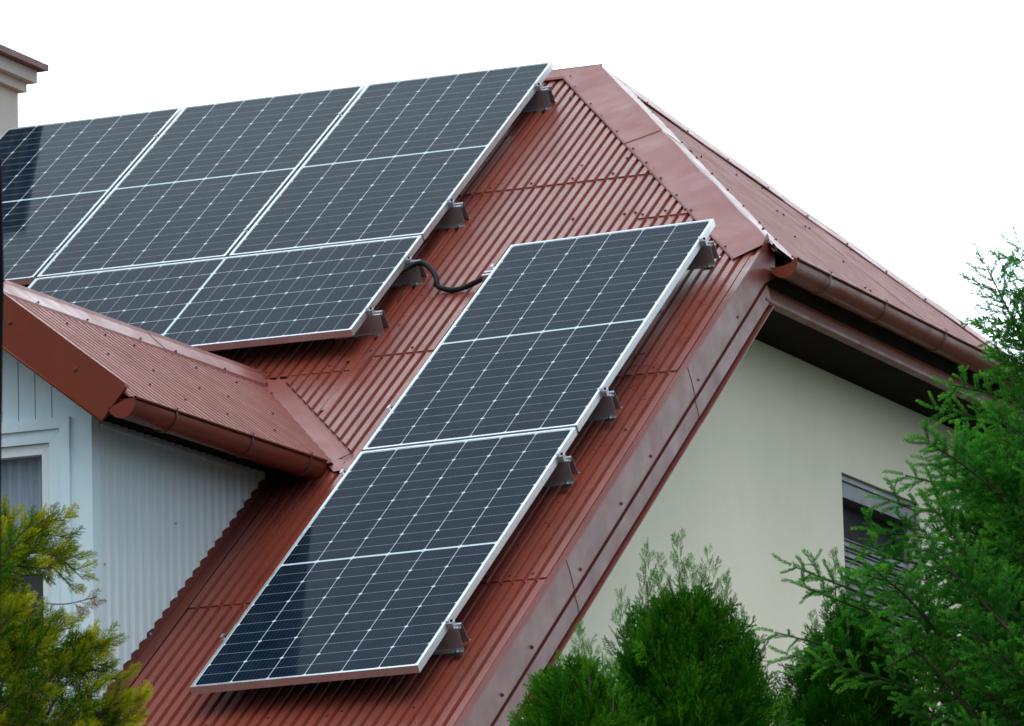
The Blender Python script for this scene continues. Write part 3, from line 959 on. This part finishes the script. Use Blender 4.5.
for i, (v, lab) in enumerate(lowv):
    rail(LOWF, PW - .25, .288, v - .030, [(.2515, 1)], lab)
    rail(LOWF, -.085 if i == 0 else -.012, .34, v - .045 if i == 0 else v + .03, [(.066 if i == 0 else -.010, 0)], low_lab_l[i])
upv = [(6.352, 'topmost rail stub, right of the top row of panels just under the ridge'), (4.932, 'rail stub at the right of the top row, above the joint with the sideways panel'),
       (4.275, 'rail stub right of the sideways panel, where the black conduit starts'), (3.715, 'rail stub at the bottom right corner of the sideways panel')]
for v, lab in upv:
    rail(UPF, -.20, .255, v + .090 - 6.708, [(.2015, 1)], lab)
for i, v in enumerate((6.352, 4.932)):
    for j in (1, 2):
        ro = rail(UPF, -j * (PW + PG) + .01 - .15, .30, v - 6.708, [(.137, 0)],
             'mounting rail under the %s gap of the top panel row, %s end' % (('right', 'left')[j - 1], ('ridge', 'lower')[i]))

# ------------------------------------------------------------------ cables
def catmull(P_, n=8):
    P_ = [np.array(p, float) for p in P_]; P_ = [2 * P_[0] - P_[1]] + P_ + [2 * P_[-1] - P_[-2]]
    o = []
    for i in range(1, len(P_) - 2):
        for k in range(n):
            t = k / n; a, b, c, d_ = P_[i - 1:i + 3]
            o.append(.5 * ((2 * b) + (-a + c) * t + (2 * a - 5 * b + 4 * c - d_) * t * t + (-a + 3 * b - 3 * c + d_) * t ** 3))
    o.append(P_[-2]); return np.array(o)
def on_roof(px, py, w_):
    d_ = D + RR * (px - 512) / 5679.44 - UU * (py - 363) / 5679.44
    o = NN * (WR + w_)
    s = ((o - CC) @ NN) / (d_ @ NN)
    return CC + d_ * s
pts = [on_roof(*p) for p in ((400, 272, .095), (412, 265, .10), (422, 263, .10), (430, 268, .085), (436, 277, .06), (437, 285, .035), (443, 288.5, .022), (453, 290, .018), (464, 287.5, .022), (474, 283, .035), (482, 279, .055), (492, 274, .07))]
path = catmull(pts, 14)
rad = np.array([.0125 + .0016 * (k % 2) for k in range(len(path))])
cb = MB(path); cb.fr = WORLD
cb.tube(path, rad, 10)
q = path[int(len(path) * .44)]
cb.tube([q + (path[int(len(path) * .44) + 1] - q) * s for s in (-1.2, 1.2)], .0165, 10)
tag(cb.build('conduit', M['conduit']), 'thick black corrugated conduit sagging across the roof between two panel groups', 'cable')
cb = MB()
cb.tube(catmull([on_roof(*p) for p in ((417, 265, .09), (411, 277, .07), (404, 290, .03), (397, 302, .012))], 6), .0022, 5)
tag(cb.build('thin_cable', M['conduit']), 'thin dark wire hanging down from beside the thick black conduit', 'cable')

# ------------------------------------------------------------------ dark post at the left edge
pb = MB()
a, b = at(-8.2, 160, 12), at(-10.5, 420, 12)
dirv = (b - a) / (b[2] - a[2])
foot = a + dirv * (GZ - a[2])
mid1 = at(-7.2, 280, 12)
pb.tube([foot, b, mid1, a, a + (a - mid1) * .04], [.032, .0255, .0235, .0205, .004], 12)
tag(pb.build('dark_post', M['post'], base=tuple(foot)), 'thin black post at the extreme left edge, before the dormer', 'post')

# ------------------------------------------------------------------ vegetation
def spray_template(L_, n_side, ang, seed, w0=.0030, sub=True, curve=.12):
    """flat branching spray; list of segments (p0, p1, width0, width1, tipness)"""
    r_ = np.random.default_rng(seed); S = []
    def seg(p, q, a, b, t): S.append((p, q, a, b, t))
    pts = [np.array((0, 0, 0.0))]; dir_ = 0.0
    n_ax = n_side + 1
    for i in range(n_ax):
        dir_ += r_.normal(0, .06)
        pts.append(pts[-1] + np.array((math.sin(dir_), math.cos(dir_), curve * (i / n_ax - .3))) * L_ / n_ax)
    for i in range(n_ax): seg(pts[i], pts[i + 1], w0 * 1.2, w0 * (1.1 if i < n_ax - 1 else .5), i / n_ax * .6)
    for i in range(1, n_ax):
        s = 1 if i % 2 else -1
        for ss in ((s,) if r_.random() < .35 else (s, -s)):
            ln = L_ * (.46 * (1 - i / n_ax) + .13) * r_.uniform(.75, 1.2); a = ang * ss * r_.uniform(.8, 1.15)
            p = pts[i]; m_ = 3 if ln > L_ * .2 else 2; aa = a
            prev = p
            for j in range(m_):
                aa = aa * .86
                q = prev + np.array((math.sin(aa), math.cos(aa), r_.normal(0, .12))) * ln / m_
                seg(prev, q, w0, w0 * (1 if j < m_ - 1 else .45), .35 + .5 * (j + 1) / m_)
                if sub and j < m_:
                    for s3 in (1, -1):
                        if r_.random() < .85:
                            l3 = ln * .36 * r_.uniform(.6, 1.2) * (1 - .25 * j); a3 = aa + s3 * ang * .95
                            q3 = q if j < m_ - 1 else (prev + q) / 2
                            seg(q3, q3 + np.array((math.sin(a3), math.cos(a3), r_.normal(0, .2))) * l3, w0 * .95, w0 * .45, .75 + .25 * r_.random())
                prev = q
    P0 = np.array([s[0] for s in S]); P1 = np.array([s[1] for s in S]); W0 = np.array([s[2] for s in S]); W1 = np.array([s[3] for s in S]); T = np.array([s[4] for s in S])
    t = P1 - P0; side = np.stack([t[:, 1], -t[:, 0], 0 * t[:, 0]], 1); side /= np.linalg.norm(side, axis=1)[:, None] + 1e-9
    # each twig a thin four sided leaflet with a raised midrib: two quads
    up = np.array((0, 0, 1.0))
    V_ = np.concatenate([P0 - side * W0[:, None] / 2, P0 + up * W0[:, None] * .35, P0 + side * W0[:, None] / 2, P1 + side * W1[:, None] / 2, P1 + up * W1[:, None] * .35, P1 - side * W1[:, None] / 2])
    n_ = len(S); ix = np.arange(n_)
    F_ = np.concatenate([np.stack([ix, ix + n_, ix + 4 * n_, ix + 5 * n_], 1), np.stack([ix + n_, ix + 2 * n_, ix + 3 * n_, ix + 4 * n_], 1)])
    return V_, F_, np.concatenate([T, T])

def needle_template(L_, seed, dens=1.0, nl=.013, nw=.0017, droop=.25):
    """a twig with needles all round, brushed forwards"""
    r_ = np.random.default_rng(seed); n_ = int(L_ / .0016 * dens)
    s = np.linspace(.05, 1, n_)
    ax = np.stack([.04 * L_ * np.sin(s * 3 + seed), s * L_, -droop * L_ * (s * s) + .0 * s], 1)
    tan = np.gradient(ax, axis=0); tan /= np.linalg.norm(tan, axis=1)[:, None]
    ph = r_.uniform(0, 2 * math.pi, n_) 
    rad_ = np.stack([np.cos(ph), 0 * ph, np.sin(ph) * .75 + .22], 1)
    nd = tan * .75 + rad_ * 1.0; nd /= np.linalg.norm(nd, axis=1)[:, None]
    ln = nl * r_.uniform(.75, 1.15, n_) * (1 - .35 * np.clip((s - .85) / .15, 0, 1))
    q = ax + nd * ln[:, None]
    side = np.cross(nd, r_.normal(0, 1, (n_, 3))); side /= np.linalg.norm(side, axis=1)[:, None]
    mid_ = ax + nd * ln[:, None] * .55
    V_ = np.concatenate([ax, mid_ + side * nw / 2, q, mid_ - side * nw / 2])
    ix = np.arange(n_)
    F_ = np.stack([ix, ix + n_, ix + 2 * n_, ix + 3 * n_], 1)
    return V_, F_, .25 + .55 * s + r_.normal(0, .12, n_)

def scatter(name, temps, mats_, mat, parent, base):
    """temps: list of templates, mats_: list of (template index, 3x3 axes, origin, scale, tint offset)"""
    Vs, Fs, Ts = [], [], []; off = 0
    for k, R3, o, s, tn in mats_:
        V_, F_, T_ = temps[k]
        Vs.append((V_ * s) @ R3.T + o); Fs.append(F_ + off); Ts.append(np.clip(T_ * .55 + tn, 0, 1)); off += len(V_)
    V_ = np.concatenate(Vs) - np.array(base); F_ = np.concatenate(Fs); T_ = np.concatenate(Ts)
    me = bpy.data.meshes.new(name)
    me.vertices.add(len(V_)); me.vertices.foreach_set('co', V_.astype(np.float32).ravel())
    nf = len(F_); me.loops.add(nf * 4); me.loops.foreach_set('vertex_index', F_.astype(np.int32).ravel())
    me.polygons.add(nf); me.polygons.foreach_set('loop_start', np.arange(nf, dtype=np.int32) * 4)
    me.update(calc_edges=True)
    at_ = me.attributes.new('tint', 'FLOAT', 'FACE'); at_.data.foreach_set('value', T_.astype(np.float32))
    me.materials.append(mat)
    ob = bpy.data.objects.new(name, me); col.objects.link(ob)
    if parent is not None: ob.parent = parent
    return ob
def axes(fwd, up_hint, roll=0):
    f = nrm(fwd); s = np.cross(f, up_hint); s /= np.linalg.norm(s) + 1e-9; n = np.cross(s, f)
    c, si = math.cos(roll), math.sin(roll)
    s2 = s * c + n * si; n2 = -s * si + n * c
    return np.stack([s2, f, n2], 1)

T_LEAD = [spray_template(.12, 6, .72, 20 + k, .0030) for k in range(5)]
T_TH = [spray_template(.12, 6, .78, k, .0036) for k in range(5)]
def cedar(name, base, height, tips, rad_fn, n_out, mat, label, group, sprig_up=1.0, scale=1.0, zmin=0, temps=T_TH, tint=.12, seed=3, cat='tree', lo_tint=0):
    """upright cedar: trunk, side stems and a crown of flat sprays; tips: leading shoots (dx, dy, top height)"""
    r_ = np.random.default_rng(seed)
    base = np.array(base, float)
    root = empty(name, tuple(base))
    tr = MB(); tr.fr = WORLD
    tr.tube([base + (0, 0, -.05), base + (.01, 0, height * .5), base + (0, .01, height * .93)], [.05, .03, .006], 8)
    items = []
    stems = MB()
    for (dx, dy, hh) in tips:
        p0 = base + (dx * .3, dy * .3, height * .35); p1 = base + (dx, dy, hh - .10); 
        stems.tube(catmull([p0, p0 * .4 + p1 * .6 + (dx * .1, 0, 0), p1], 5), np.linspace(.012, .002, 11), 5)
        # sprays up each leader
        hs = hh - rad_fn(1.0) * 0
        nn = 34
        for i in range(nn):
            t = (i / nn) ** 1.0; zz = hh - .02 - t * .34
            a = i * 2.4 + r_.uniform(-.5, .5); rr = .004 + .055 * t
            o = base + (dx + rr * math.cos(a) * .5, dy + rr * math.sin(a) * .5, zz)
            el = (1.30 - .55 * t) + r_.normal(0, .12)
            f = np.array((math.cos(a) * math.cos(el), math.sin(a) * math.cos(el), math.sin(el)))
            items.append((len(T_TH) + r_.integers(5), axes(f, r_.normal(0, 1, 3)), o, scale * r_.uniform(.60, .9) * (.55 + .7 * t), tint + .22 * (1 - t) + r_.normal(0, .05)))
    cnt = 0
    while cnt < n_out:
        z = zmin + (height - zmin) * (1 - math.sqrt(r_.random()))* 1.0 if False else r_.uniform(zmin, height)
        R_ = rad_fn(z / height)
        if r_.random() > (R_ + .03) / (rad_fn(zmin / height) + .03): continue
        a = r_.uniform(0, 2 * math.pi)
        lump = 1 + .16 * math.sin(3 * a + z * 9) + .12 * math.sin(7 * a - z * 17)
        dd = r_.random() ** .38
        rr = R_ * dd * lump
        el = 1.05 * sprig_up + r_.normal(0, .28) - .3 * (1 - dd)
        aa = a + r_.normal(0, .5)
        f = np.array((math.cos(aa) * math.cos(el), math.sin(aa) * math.cos(el), math.sin(el)))
        o = base + (rr * math.cos(a), rr * math.sin(a), z)
        tn = tint + lo_tint * (1 - dd) + r_.normal(0, .09) + .18 * (math.sin(5 * a + z * 11) * .5) * dd
        if r_.random() < .06: tn += .35
        items.append((r_.integers(5), axes(f, r_.normal(0, 1, 3)), o, scale * r_.uniform(.7, 1.25), tn)); cnt += 1
    tr.build('trunk', M['bark'], root); stems.build('stem', M['bark'], root)
    scatter('crown', T_TH + T_LEAD, items, mat, root, base)
    tag(root, label, cat, group)
    return root
def gbase(px, py, dist):
    p = at(px, py, dist); return np.array((p[0], p[1], GZ)), p[2]
# the two or three green cedars in front of the cream gable
b1, z1 = gbase(682, 560, 16)
H1 = z1 - GZ
def to_off(px, py, dist, base_):
    p = at(px, py, dist); return (p[0] - base_[0], p[1] - base_[1], p[2] - GZ)
tips1 = [to_off(678, 536, 16, b1), to_off(646, 546, 15.95, b1), to_off(708, 548, 16.05, b1), to_off(726, 575, 16.0, b1), to_off(622, 590, 16.0, b1), to_off(742, 610, 16.0, b1), to_off(690, 560, 15.9, b1), to_off(660, 556, 15.9, b1)]
def rfun(rm, kk): return lambda t: rm * (1 - math.exp(-max(0, 1 - t) / kk)) + .012
cedar('thuja_tree', b1, H1 - .15, tips1, rfun(.225, .045), 3900, M['thuja'], 'tallest green thuja, with several pointed leaders, before the cream wall', 'green thujas in front of the gable wall', scale=.80, zmin=H1 - 1.1, seed=4, tint=.13)
b2, z2 = gbase(574, 645, 15.6); H2 = z2 - GZ
tips2 = [to_off(579, 625, 15.6, b2), to_off(560, 652, 15.6, b2), to_off(598, 650, 15.7, b2), to_off(536, 676, 15.6, b2), to_off(588, 640, 15.5, b2), to_off(612, 660, 15.5, b2)]
cedar('thuja_tree', b2, H2 - .10, tips2, rfun(.165, .036), 2000, M['thuja'], 'smaller green thuja by the sloping roof edge, left of the tallest thuja', 'green thujas in front of the gable wall', scale=.76, zmin=H2 - .8, seed=9, tint=.22)
b3, z3 = gbase(850, 610, 17.4); H3 = z3 - GZ
tips3 = [to_off(834, 552, 17.4, b3), to_off(812, 612, 17.4, b3), to_off(862, 592, 17.4, b3), to_off(846, 575, 17.3, b3), to_off(880, 620, 17.3, b3), to_off(795, 650, 17.3, b3)]
cedar('thuja_tree', b3, H3 - .05, tips3, rfun(.20, .045), 3000, M['thuja'], 'dark green thuja below the slatted window, half hidden by spruce branches', 'green thujas in front of the gable wall', scale=.72, zmin=H3 - .9, seed=15, tint=.05)

# golden thuja bottom left: spreading shoots with drooping flat sprays
T_GO = [spray_template(.13, 7, .66, 40 + k, .0032, curve=-.35) for k in range(5)]
def golden(base, shoots, label):
    r_ = np.random.default_rng(21)
    root = empty('golden_thuja', tuple(base))
    st = MB(); items = []
    tr = MB(); tr.tube([base + (0, 0, -.05), base + (.02, .0, 1.2), base + (0, 0, 2.6)], [.06, .045, .02], 8)
    for (px, py, dist, n_, L_, ang) in shoots:
        tip = at(px, py, dist)
        root_p = tip + RR * (-L_ * math.cos(ang)) - np.array((0, 0, 1)) * L_ * math.sin(ang) + D * r_.uniform(-.03, .1)
        pth = catmull([root_p, (root_p + tip) / 2 + np.array((0, 0, .03)), tip], 7)
        st.tube(pth, np.linspace(.0035, .0012, len(pth)), 5)
        for i in range(n_):
            t = (i + .5) / n_; p = pth[min(int(t * (len(pth) - 1)), len(pth) - 1)]
            f0 = nrm(tip - root_p)
            sd = nrm(np.cross(f0, D)) * (1 if i % 2 else -1)
            f = f0 * r_.uniform(.5, 1.1) + sd * r_.uniform(.2, .9) * (1.1 - t) + D * r_.normal(0, .35) + np.array((0, 0, .12))
            items.append((r_.integers(5), axes(f, -D + r_.normal(0, .45, 3)), p, r_.uniform(.40, .68) * (1.1 - .3 * t), .0 + .40 * t + r_.normal(0, .10)))
    return root, st, items, tr, r_
bg_, _ = gbase(-30, 600, 15.2)
shoots = []
rr_ = random.Random(5)
# leading upper shoot group around (40..85, 500..600)
for (px, py, n_, L_, ang) in ((72, 538, 16, .20, .25), (82, 560, 14, .18, .0), (66, 520, 14, .16, .5), (50, 528, 16, .2, .7), (84, 580, 12, .14, -.35), (74, 590, 12, .16, -.5), (40, 520, 14, .2, .9), (30, 540, 18, .2, .8),
                              (14, 518, 16, .22, 1.2), (6, 512, 16, .25, 1.35), (24, 555, 16, .2, .6), (2, 530, 16, .2, 1.2), (60, 556, 18, .18, .3), (50, 570, 16, .2, .2)):
    shoots.append((px, py, 15.0 + rr_.uniform(-.08, .12), n_, L_, ang))
# lower mass
for k in range(62):
    t = rr_.random(); py = 600 + 140 * rr_.random()
    pxmax = 20 + (py - 600) * .85
    px = rr_.uniform(-30, max(20, pxmax))
    shoots.append((px, py, 15.0 + rr_.uniform(-.15, .35), 13, rr_.uniform(.12, .2), rr_.uniform(.1, 1.0)))
for (px, py) in ((72, 628), (60, 622), (88, 640), (84, 652), (104, 648), (98, 660), (118, 646), (112, 668), (126, 680), (130, 700), (142, 704), (120, 715), (138, 722), (100, 690), (84, 676)):
    shoots.append((px, py, 14.95 + rr_.uniform(-.05, .08), 14, rr_.uniform(.12, .17), rr_.uniform(.3, .9)))
for k in range(38):     # darker inner fill
    shoots.append((rr_.uniform(-30, 30), rr_.uniform(535, 740), 15.25 + rr_.uniform(0, .3), 13, .2, rr_.uniform(.2, 1.2)))
root, st, items, tr, r_ = golden(bg_, shoots, '')
tr.build('trunk', M['bark'], root); st.build('stem', M['bark'], root)
scatter('crown', T_GO, items, M['gold'], root, bg_)
# the dead brown sprig
ds = MB(); a_, b_, c_ = at(40, 603, 15), at(66, 604, 15), at(96, 597, 15)
ds.tube(catmull([a_, b_, c_], 6), .0016, 5); 
dsb = ds.build('dry_twig', M['bark'], root)
its = [(k % 5, axes(RR + np.array((0, 0, z_)), -D), at(px, py, 15), .38, .3) for k, (px, py, z_) in enumerate(((74, 604, -.9), (80, 602, -.3), (84, 600, .6), (88, 599, -.2), (76, 604, -1.6)))]
its = [(k, R3, o, s, tn) for k, R3, o, s, tn in its]
so_ = scatter('dry_sprays', T_GO, its, M['dry'], root, bg_)
tag(root, 'yellow-green golden thuja covering the bottom left corner before the dormer window', 'tree')

# spruce at the right
T_SP = [needle_template(.10, 70 + k, 3.0, nl=.0155, nw=.0024, droop=.12 * (k - 1)) for k in range(4)]
def spruce(base, branches, label):
    r_ = np.random.default_rng(33)
    root = empty('spruce_tree', tuple(base))
    tr = MB(); br = MB(); items = []
    trunk_top = base + (0, 0, 6.3)
    tr.tube([base + (0, 0, -.05), base + (0, 0, 3.0), trunk_top], [.12, .085, .02], 10)
    def twig(p, f, up_, L_, tn, dens=1):
        k = r_.integers(4)
        items.append((k, axes(f, up_), p, L_ / .075, tn))
    for (start, end, sag, n_side, tl) in branches:
        start, end = np.array(start), np.array(end)
        mid_ = (start + end) / 2 + np.array((0, 0, sag))
        pth = catmull([start, mid_, end], 12); n_ = len(pth)
        Lb = np.linalg.norm(end - start)
        br.tube(pth, np.linspace(.004 + .006 * min(Lb, 1), .0016, n_), 5)
        n_tw = int(n_side * 1.5); bt = r_.normal(0, .09)
        for i in range(n_tw):
            t = .08 + .92 * (i + .5) / n_tw; x = t * (n_ - 1); j = min(int(x), n_ - 2)
            p = pth[j] + (pth[j + 1] - pth[j]) * (x - j); f0 = nrm(pth[j + 1] - pth[j])
            pn_ = nrm(D * .8 + np.array((0, 0, .35)) + r_.normal(0, .35, 3))
            lat = nrm(np.cross(f0, pn_)) * (1 if i % 2 else -1)
            ln = tl * (1.1 - .6 * t) * r_.uniform(.6, 1.1)
            a = r_.uniform(.65, .95)
            f = nrm(f0 * math.cos(a) + lat * math.sin(a) + np.array((0, 0, r_.uniform(-.22, .10))) + D * r_.normal(0, .15))
            tn = bt + .12 + .10 * t + r_.normal(0, .05)
            items.append((int(r_.integers(4)), axes(f, (0, 0, 1), r_.uniform(-.4, .4)), p.copy(), ln / .10, tn))
            br.tube([p, p + f * ln * .8], [.0014, .0009], 4, caps=False)
            if ln > .085:
                for q_ in ((.35, 1), (.5, -1)) if ln < .13 else ((.25, 1), (.38, -1), (.55, 1), (.68, -1)):
                    l2 = nrm(np.cross(f, pn_)) * q_[1]
                    f3 = nrm(f * .8 + l2 * .62 + np.array((0, 0, r_.uniform(-.2, .05))))
                    items.append((int(r_.integers(4)), axes(f3, (0, 0, 1), r_.uniform(-.4, .4)), p + f * ln * q_[0], r_.uniform(.38, .62) * (ln / .13), tn + .06))
        # needles on the branch tip itself
        for t in np.linspace(.35, 1.0, max(3, int(Lb * .65 / .06))):
            x = t * (n_ - 1); j = min(int(x), n_ - 2); p = pth[j] + (pth[j + 1] - pth[j]) * (x - j)
            items.append((int(r_.integers(4)), axes(pth[j + 1] - pth[j], (0, 0, 1)), p, .7, .10 + .2 * t))
    tr.build('trunk', M['bark'], root); br.build('branch', M['bark'], root)
    scatter('crown', T_SP, items, M['spruce'], root, base)
    tag(root, label, 'tree')
    return root
SD = 17.0
sb, _ = gbase(1130, 500, SD + .15)
brs = []
rs = random.Random(12)
def br_px(x0, y0, x1, y1, d0, d1, sag, ns, tl): brs.append((at(x0, y0, d0), at(x1, y1, d1), sag, ns, tl))
# top shoots against the sky
br_px(1060, 420, 984, 262, SD, SD - .05, .01, 17, .21)
br_px(1075, 400, 1020, 246, SD + .1, SD, .01, 15, .21)
for (x1, y1, x0, y0) in ((1000, 300, 1080, 420), (1006, 330, 1090, 440), (1020, 310, 1090, 400), (1010, 392, 1090, 500)):
    br_px(x0, y0, x1, y1, SD + rs.uniform(-.1, .2), SD + rs.uniform(-.1, .1), .02, 10, .13)
# named long branches reaching left
for (x1, y1, x0, y0, ns, tl) in ((948, 384, 1100, 440, 14, .16), (935, 408, 1100, 470, 14, .17), (925, 440, 1090, 510, 14, .17), (905, 475, 1090, 545, 15, .17), (888, 500, 1080, 575, 15, .17), (874, 530, 1075, 585, 18, .2),
                                 (868, 552, 1070, 625, 16, .18), (856, 572, 1060, 650, 16, .18), (793, 566, 1040, 690, 20, .17), (800, 585, 1030, 700, 14, .14), (775, 632, 1020, 720, 16, .14), (790, 655, 1030, 740, 16, .15)):
    br_px(x0, y0, x1, y1, SD + .25 + rs.uniform(-.1, .3), SD + rs.uniform(-.25, .1), .03, ns, tl)
for k in range(135):
    y1 = rs.uniform(415, 735); lim = 915 if y1 < 460 else (915 if y1 < 560 else 870)
    x1 = lim + (1045 - lim) * rs.random() ** .8
    if y1 < 440: x1 = max(x1, 1000)
    dd = SD + rs.uniform(-.55, .55)
    br_px(x1 + rs.uniform(80, 140), y1 + rs.uniform(70, 130), x1, y1, dd + rs.uniform(0, .25), dd, rs.uniform(.0, .03), 12, rs.uniform(.11, .16))
spruce(sb, brs, 'large light green spruce at the right edge, its branches reaching across the slatted window')

# thick bare branch in the lower right of the spruce is part of it
bb_ = MB()
bb_.tube(catmull([at(1040, 590, SD), at(1000, 618, SD), at(975, 640, SD - .1), at(945, 680, SD - .2), at(925, 740, SD - .2)], 6), np.linspace(.0065, .003, 25), 6)
bb_.tube(catmull([at(985, 630, SD - .1), at(950, 640, SD - .2), at(915, 652, SD - .3), at(885, 668, SD - .3)], 6), np.linspace(.004, .002, 19), 6)
spr = [o for o in bpy.data.objects if o.name.startswith('spruce_tree')][0]
bb_.build('bare_branch', M['bark'], spr)

for o in bpy.data.objects:
    if '_w' in o: del o['_w']
print('faces', sum(len(o.data.polygons) for o in bpy.data.objects if o.type == 'MESH'))
